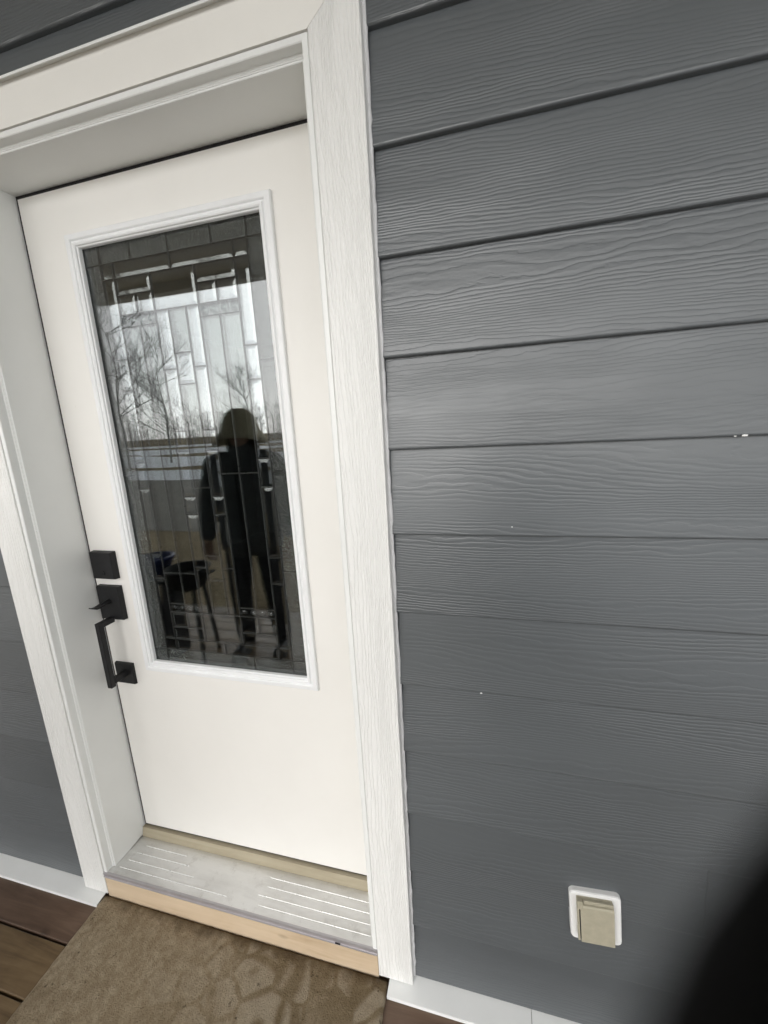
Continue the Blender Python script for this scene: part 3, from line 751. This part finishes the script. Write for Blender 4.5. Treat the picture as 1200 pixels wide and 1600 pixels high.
MB().prism([(-.085, 0), (.085, 0), (.105, .50), (.115, .50), (.115, .54), (.10, .54), (.082, .03), (-.082, .03), (-.10, .54), (-.115, .54), (-.115, .50), (-.105, .50)], -.092, .092, 'y').build('body', M['bin'], bn)
MB().box(-.118, .118, -.11, .11, .551, .572, .006).build('lid', M['bin'], bn)
for yy_ in (-.104, .092): MB().box(-.085, .085, yy_, yy_ + .012, .01, .55).build('end_panel', M['bin'], bn)
tb = empty('blue_tub', 'blue plastic tub with thick rim resting on the dark bin', 'tub', (-1.985, -1.05, DECK + .5725))
MB().lathe([(0, 0), (.085, 0), (.105, .115), (.120, .12), (.123, .140), (.112, .143), (.100, .135), (.080, .010), (0, .010)]).build('bucket', M['bluetub'], tb, True)
MB().tube([(-.118 * math.cos(t_), -.02 - .10 * math.sin(t_), .12 - .04 * math.sin(t_)) for t_ in [math.pi * i / 10 for i in range(11)]], .003, 6).build('bail_handle', M['plate'], tb, True)

# ------------------------------------------------------------------ people
def hand(mb, wrist, dirv, palm_n, side, curl=.5, s=1.0):
    """palm, four bent fingers of unequal length and a thumb leaving the side of the palm"""
    d = Vector(dirv).normalized(); n = Vector(palm_n); n = (n - d * n.dot(d)).normalized(); x = d.cross(n) * side
    wv = Vector(wrist)
    for q in (-.028, -.010, .010, .028):
        mb.capsule(wv + x * q * .8 * s, wv + d * .085 * s + x * q * s, .013 * s, .0115 * s, 10)
    for q, L in ((-.030, .066), (-.010, .078), (.010, .072), (.029, .056)):
        p = wv + d * .088 * s + x * q * s; dd = d.copy(); r = .0088 * s
        for f in (.45, .32, .23):
            dd = (dd * math.cos(curl) + n * math.sin(curl)).normalized(); p2 = p + dd * L * f * s; mb.capsule(p, p2, r, r * .93, 10); p = p2; r *= .93
    p = wv + d * .025 * s - x * .030 * s
    for dd, L in (((d * .6 - x * .75 + n * .3), .042), ((d * .9 - x * .35 + n * .4), .030), ((d + n * .45), .024)):
        p2 = p + dd.normalized() * L * s; mb.capsule(p, p2, .0115 * s, .0100 * s, 10); p = p2

def figure(name, label, root, yaw, hz, arm_l, arm_r, gloves, jacket, hat, hem, photographer=False):
    """all in local metres, facing +y, feet at z=0; hz scales height (1.0 = 1.70 m)"""
    t = empty(name, label, 'person', root); t.rotation_euler = (0, 0, yaw)
    k = hz; v = lambda x, y, z: Vector((x, y, z * k))
    B = MB()
    # trunk, neck, head
    B.ball(v(0, 0, .90), (.155, .11, .12 * k)); B.ball(v(0, 0, 1.05), (.145, .10, .16 * k)); B.ball(v(0, -.005, 1.24), (.165, .115, .17 * k)); B.capsule(v(-.13, 0, 1.36), v(.13, 0, 1.36), .06, .06)
    B.capsule(v(0, -.005, 1.38), v(0, .008, 1.50), .058, .054)
    B.ball(v(0, .015, 1.595), (.074, .094, .105 * k)); B.ball(v(0, .042, 1.545), (.054, .062, .068 * k))
    B.capsule(v(0, .100, 1.600), v(0, .124, 1.567), .010, .014); B.ball(v(0, .096, 1.520), (.024, .018, .016)); B.capsule(v(-.03, .093, 1.618), v(.03, .093, 1.618), .011, .011)
    for sx in (-1, 1): B.ball(v(sx * .077, .005, 1.585), (.012, .024, .032)); B.ball(v(sx * .040, .080, 1.565), (.022, .018, .020))
    J = MB(); T = MB(); Bt = []
    Gs = []
    for sx, arm in ((-1, arm_l), (1, arm_r)):
        hp_, kn, an = v(sx * .095, 0, .88), v(sx * .115, .02, .47), v(sx * .125, -.01, .085)
        B.capsule(hp_, kn, .085, .058); B.capsule(kn, an, .055, .040); B.capsule(an + Vector((0, .02, -.03)), an + Vector((0, .15, -.045)), .036, .028)
        T.capsule(hp_, kn, .098, .075); T.capsule(kn, v(sx * .126, -.01, .13), .073, .066)
        bt = MB(); bt.capsule(v(sx * .126, -.012, .20), v(sx * .127, -.012, .07), .060, .054); bt.capsule(v(sx * .127, -.03, .045), v(sx * .135, .155, .040), .045, .040)
        bt.box(sx * .131 - .047, sx * .131 + .047, -.075, .195, .0, .022, .01); Bt.append(bt)
        sh_ = v(sx * .185, 0, 1.355); el_, wr_ = Vector(arm[0]), Vector(arm[1])
        B.capsule(sh_, el_, .050, .040); B.capsule(el_, wr_, .040, .028)
        J.capsule(sh_, el_, .082, .066); J.capsule(el_, wr_ - (wr_ - el_).normalized() * .02, .066, .050)
        G = MB(); H_ = G if gloves else B
        if gloves: Gs.append(G)
        if gloves: H_.capsule(wr_ - (wr_ - el_).normalized() * .03, wr_, .036, .033)
        if len(arm) > 3: arm[3](H_)
        else: hand(H_, wr_, arm[2], (-sx * 1.0, .25, 0), -sx, .38)
    body = remesh(B, 'body', M['skin'], t, .0065)
    T.ball(v(0, 0, .90), (.172, .128, .11 * k)); remesh(T, 'trousers', M['trouser'], t, .010)
    J.ball(v(0, 0, 1.22), (.215, .155, .20 * k)); J.ball(v(0, 0, 1.02), (.205, .150, .18 * k)); J.capsule(v(-.15, 0, 1.37), v(.15, 0, 1.37), .082, .082); J.capsule(v(0, -.01, 1.37), v(0, 0, 1.455), .085, .078)
    J.capsule(v(-.075, 0, hem + .12), v(-.06, 0, 1.1), .135, .13); J.capsule(v(.075, 0, hem + .12), v(.06, 0, 1.1), .135, .13)
    jk = remesh(J, 'jacket', jacket, t, .010)
    z_ = MB(); z_.box(-.006, .006, .150, .166, .80 * k, 1.40 * k, .002); z_.build('zip', M['boot'], jk)
    for bt in Bt: remesh(bt, 'boot', M['boot'], t, .007)
    for sx in (-1, 1): MB().ball(v(sx * .030, .094, 1.597), (.0125, .008, .008), 12).build('eye', M['eye'], body, True)
    MB().capsule(v(-.022, .112, 1.533), v(.022, .112, 1.533), .0045, .0045, 8).build('mouth', M['lip'], body, True)
    Hr = MB(); Hr.ball(v(0, -.012, 1.620), (.086, .098, .100 * k))
    if hat: Hr.capsule(v(-.070, -.03, 1.58), v(-.082, -.02, 1.44), .030, .028); Hr.capsule(v(.070, -.03, 1.58), v(.082, -.02, 1.44), .030, .028); Hr.capsule(v(0, -.07, 1.58), v(0, -.075, 1.42), .05, .045)
    hr = remesh(Hr, 'hair', M['hair'], t, .008)
    bmh = bmesh.new(); bmh.from_mesh(hr.data)   # keep the face free
    dele = [f for f in bmh.faces if f.calc_center_median().y > .045 and f.calc_center_median().z < 1.655 * k]
    bmesh.ops.delete(bmh, geom=dele, context='FACES'); bmh.to_mesh(hr.data); bmh.free()
    if hat:
        c0 = 1.60 * k
        o = MB().lathe([(0, c0 + .128), (.035, c0 + .122), (.070, c0 + .102), (.092, c0 + .068), (.104, c0 + .020), (.112, c0 - .010), (.140, c0 - .055), (.165, c0 - .105), (.160, c0 - .104), (.132, c0 - .048), (.106, c0 - .006), (.098, c0 + .02), (.086, c0 + .064), (.066, c0 + .096), (0, c0 + .120)], (0, 0, 0), 36).build('brimmed_hat', M['olive'], t, True)
        for vv in o.data.vertices:
            f = max(0, (c0 - vv.co.z) / .105)
            vv.co.x *= 1.06; vv.co.y = vv.co.y * 1.22 - .012; vv.co.z += f * .045 * max(0, vv.co.y / .16) + f * .010 * mn.noise(vv.co * 14)
    else:
        remesh(MB().ball(v(0, -.008, 1.640), (.094, .106, .090 * k)), 'knit_cap', M['jacket2'], t, .008)
    for G in Gs: remesh(G, 'glove', M['glove'], t, .0022, 2)
    return t
# the person whose reflection stands in the glass
figure('person', 'person in olive brimmed hat and dark jacket standing on deck, reflected in door glass', (-1.345, -1.235, DECK), math.radians(-14), .945,
       ((-.265, -.02, 1.06), (-.275, .05, .83), (0, .10, -1)), ((.262, -.03, 1.06), (.268, .04, .83), (0, .10, -1)), False, M['jacket'], True, .72)

# the phone and the person holding it: only a gloved fingertip reaches into the view
CM = cam.rotation_euler.to_matrix().to_4x4(); CM.translation = CAM
W = lambda x, y, z: CM @ Vector((x, y, z))
ph = empty('phone', 'black phone held up in a gloved hand just behind the viewpoint', 'phone', CAM); ph.rotation_euler = cam.rotation_euler
mb = MB(); r_ = rrect(.074, .148, .011, 5)
def slab_of(prof, z0, z1, cx, cy, ch):
    vs = []
    for s_, z in ((.985, z0), (1, z0 + ch), (1, z1 - ch), (.985, z1)): vs += [(cx + p[0] * s_, cy + p[1] * s_, z) for p in prof]
    n = len(prof); fs = [tuple(range(n)), tuple(range(3 * n, 4 * n))]
    for i in range(3):
        for q in range(n): fs.append((i * n + q, i * n + (q + 1) % n, (i + 1) * n + (q + 1) % n, (i + 1) * n + q))
    return MB().add(vs, fs)
slab_of(r_, .0040, .0118, -.018, -.054, .0012).build('case', M['phone'], ph)
slab_of(rrect(.069, .143, .009, 5), .0120, .0126, -.018, -.054, .0002).build('screen', M['screen'], ph)
slab_of(rrect(.034, .036, .008, 5), .0022, .0038, -.001, -.002, .0003).build('lens_plate', M['phone'], ph)

yawP = math.radians(15.4); rootP = Vector((.335, -1.335, DECK))
TP = Matrix.Translation(rootP) @ Matrix.Rotation(yawP, 4, 'Z'); TPi = TP.inverted()
L = lambda x, y, z: TPi @ W(x, y, z)          # camera-frame point in the figure's own frame
# tip of the index finger: its near side grazes the line of sight to the lower right corner
ray = Vector((.777, -1.05, -1.0)).normalized()
mo = Vector((.777, -.63, 0)).normalized(); mo = (mo - ray * mo.dot(ray)).normalized()
tipc = Vector((.86, -.94, -1.0)) * .0085 + mo * .0104
tipd = Vector((.60, -1.22, -1.0)) * .0085 + mo * .0104
def phone_hand(mb):
    c = lambda a, b, ra, rb: mb.capsule(L(*a), L(*b), ra, rb, 14)
    t1 = tuple(tipc); t2 = (tipc.x + .017, tipc.y - .013, tipc.z + .004); t3 = (.052, -.045, .004); t4 = (.050, -.060, .026)
    c(t1, tuple(tipd), .0108, .0108); c(t1, t2, .0108, .0110); c(tuple(tipd), t2, .0108, .0110); c(t2, t3, .0110, .0118); c(t3, t4, .0118, .013)
    for yk, x0 in ((-.068, .004), (-.090, -.006), (-.110, .0)):
        c((x0, yk, -.0085), (.022, yk, -.0095), .0095, .0105); c((.022, yk, -.0095), (.034, yk - .004, .006), .0105, .0115); c((.034, yk - .004, .006), (.044, yk - .012, .028), .0115, .013)
    for a_, b_ in (((.047, -.060, .027), (.052, -.135, .050)), ((.044, -.080, .030), (.047, -.140, .055)), ((.043, -.102, .030), (.044, -.142, .057)), ((.042, -.122, .030), (.042, -.145, .058))): c(a_, b_, .014, .018)
    c((.046, -.125, .046), (.038, -.085, .036), .0145, .0135); c((.038, -.085, .036), (.018, -.060, .024), .0135, .0115); c((.018, -.060, .024), (-.002, -.046, .023), .0115, .0105)
    c((.047, -.138, .053), (.050, -.165, .066), .024, .030)
wr = L(.050, -.165, .066); el_r = Vector((.29, .06, 1.08))
figure('person', 'person holding the phone, black gloved fingertip blurred across the lower right corner', rootP, yawP, 1.0,
       ((-.255, -.02, 1.10), (-.262, .06, .86), (0, .10, -1)), (tuple(el_r), tuple(wr), (0, 1, 0), phone_hand), True, M['jacket2'], False, .78, True)
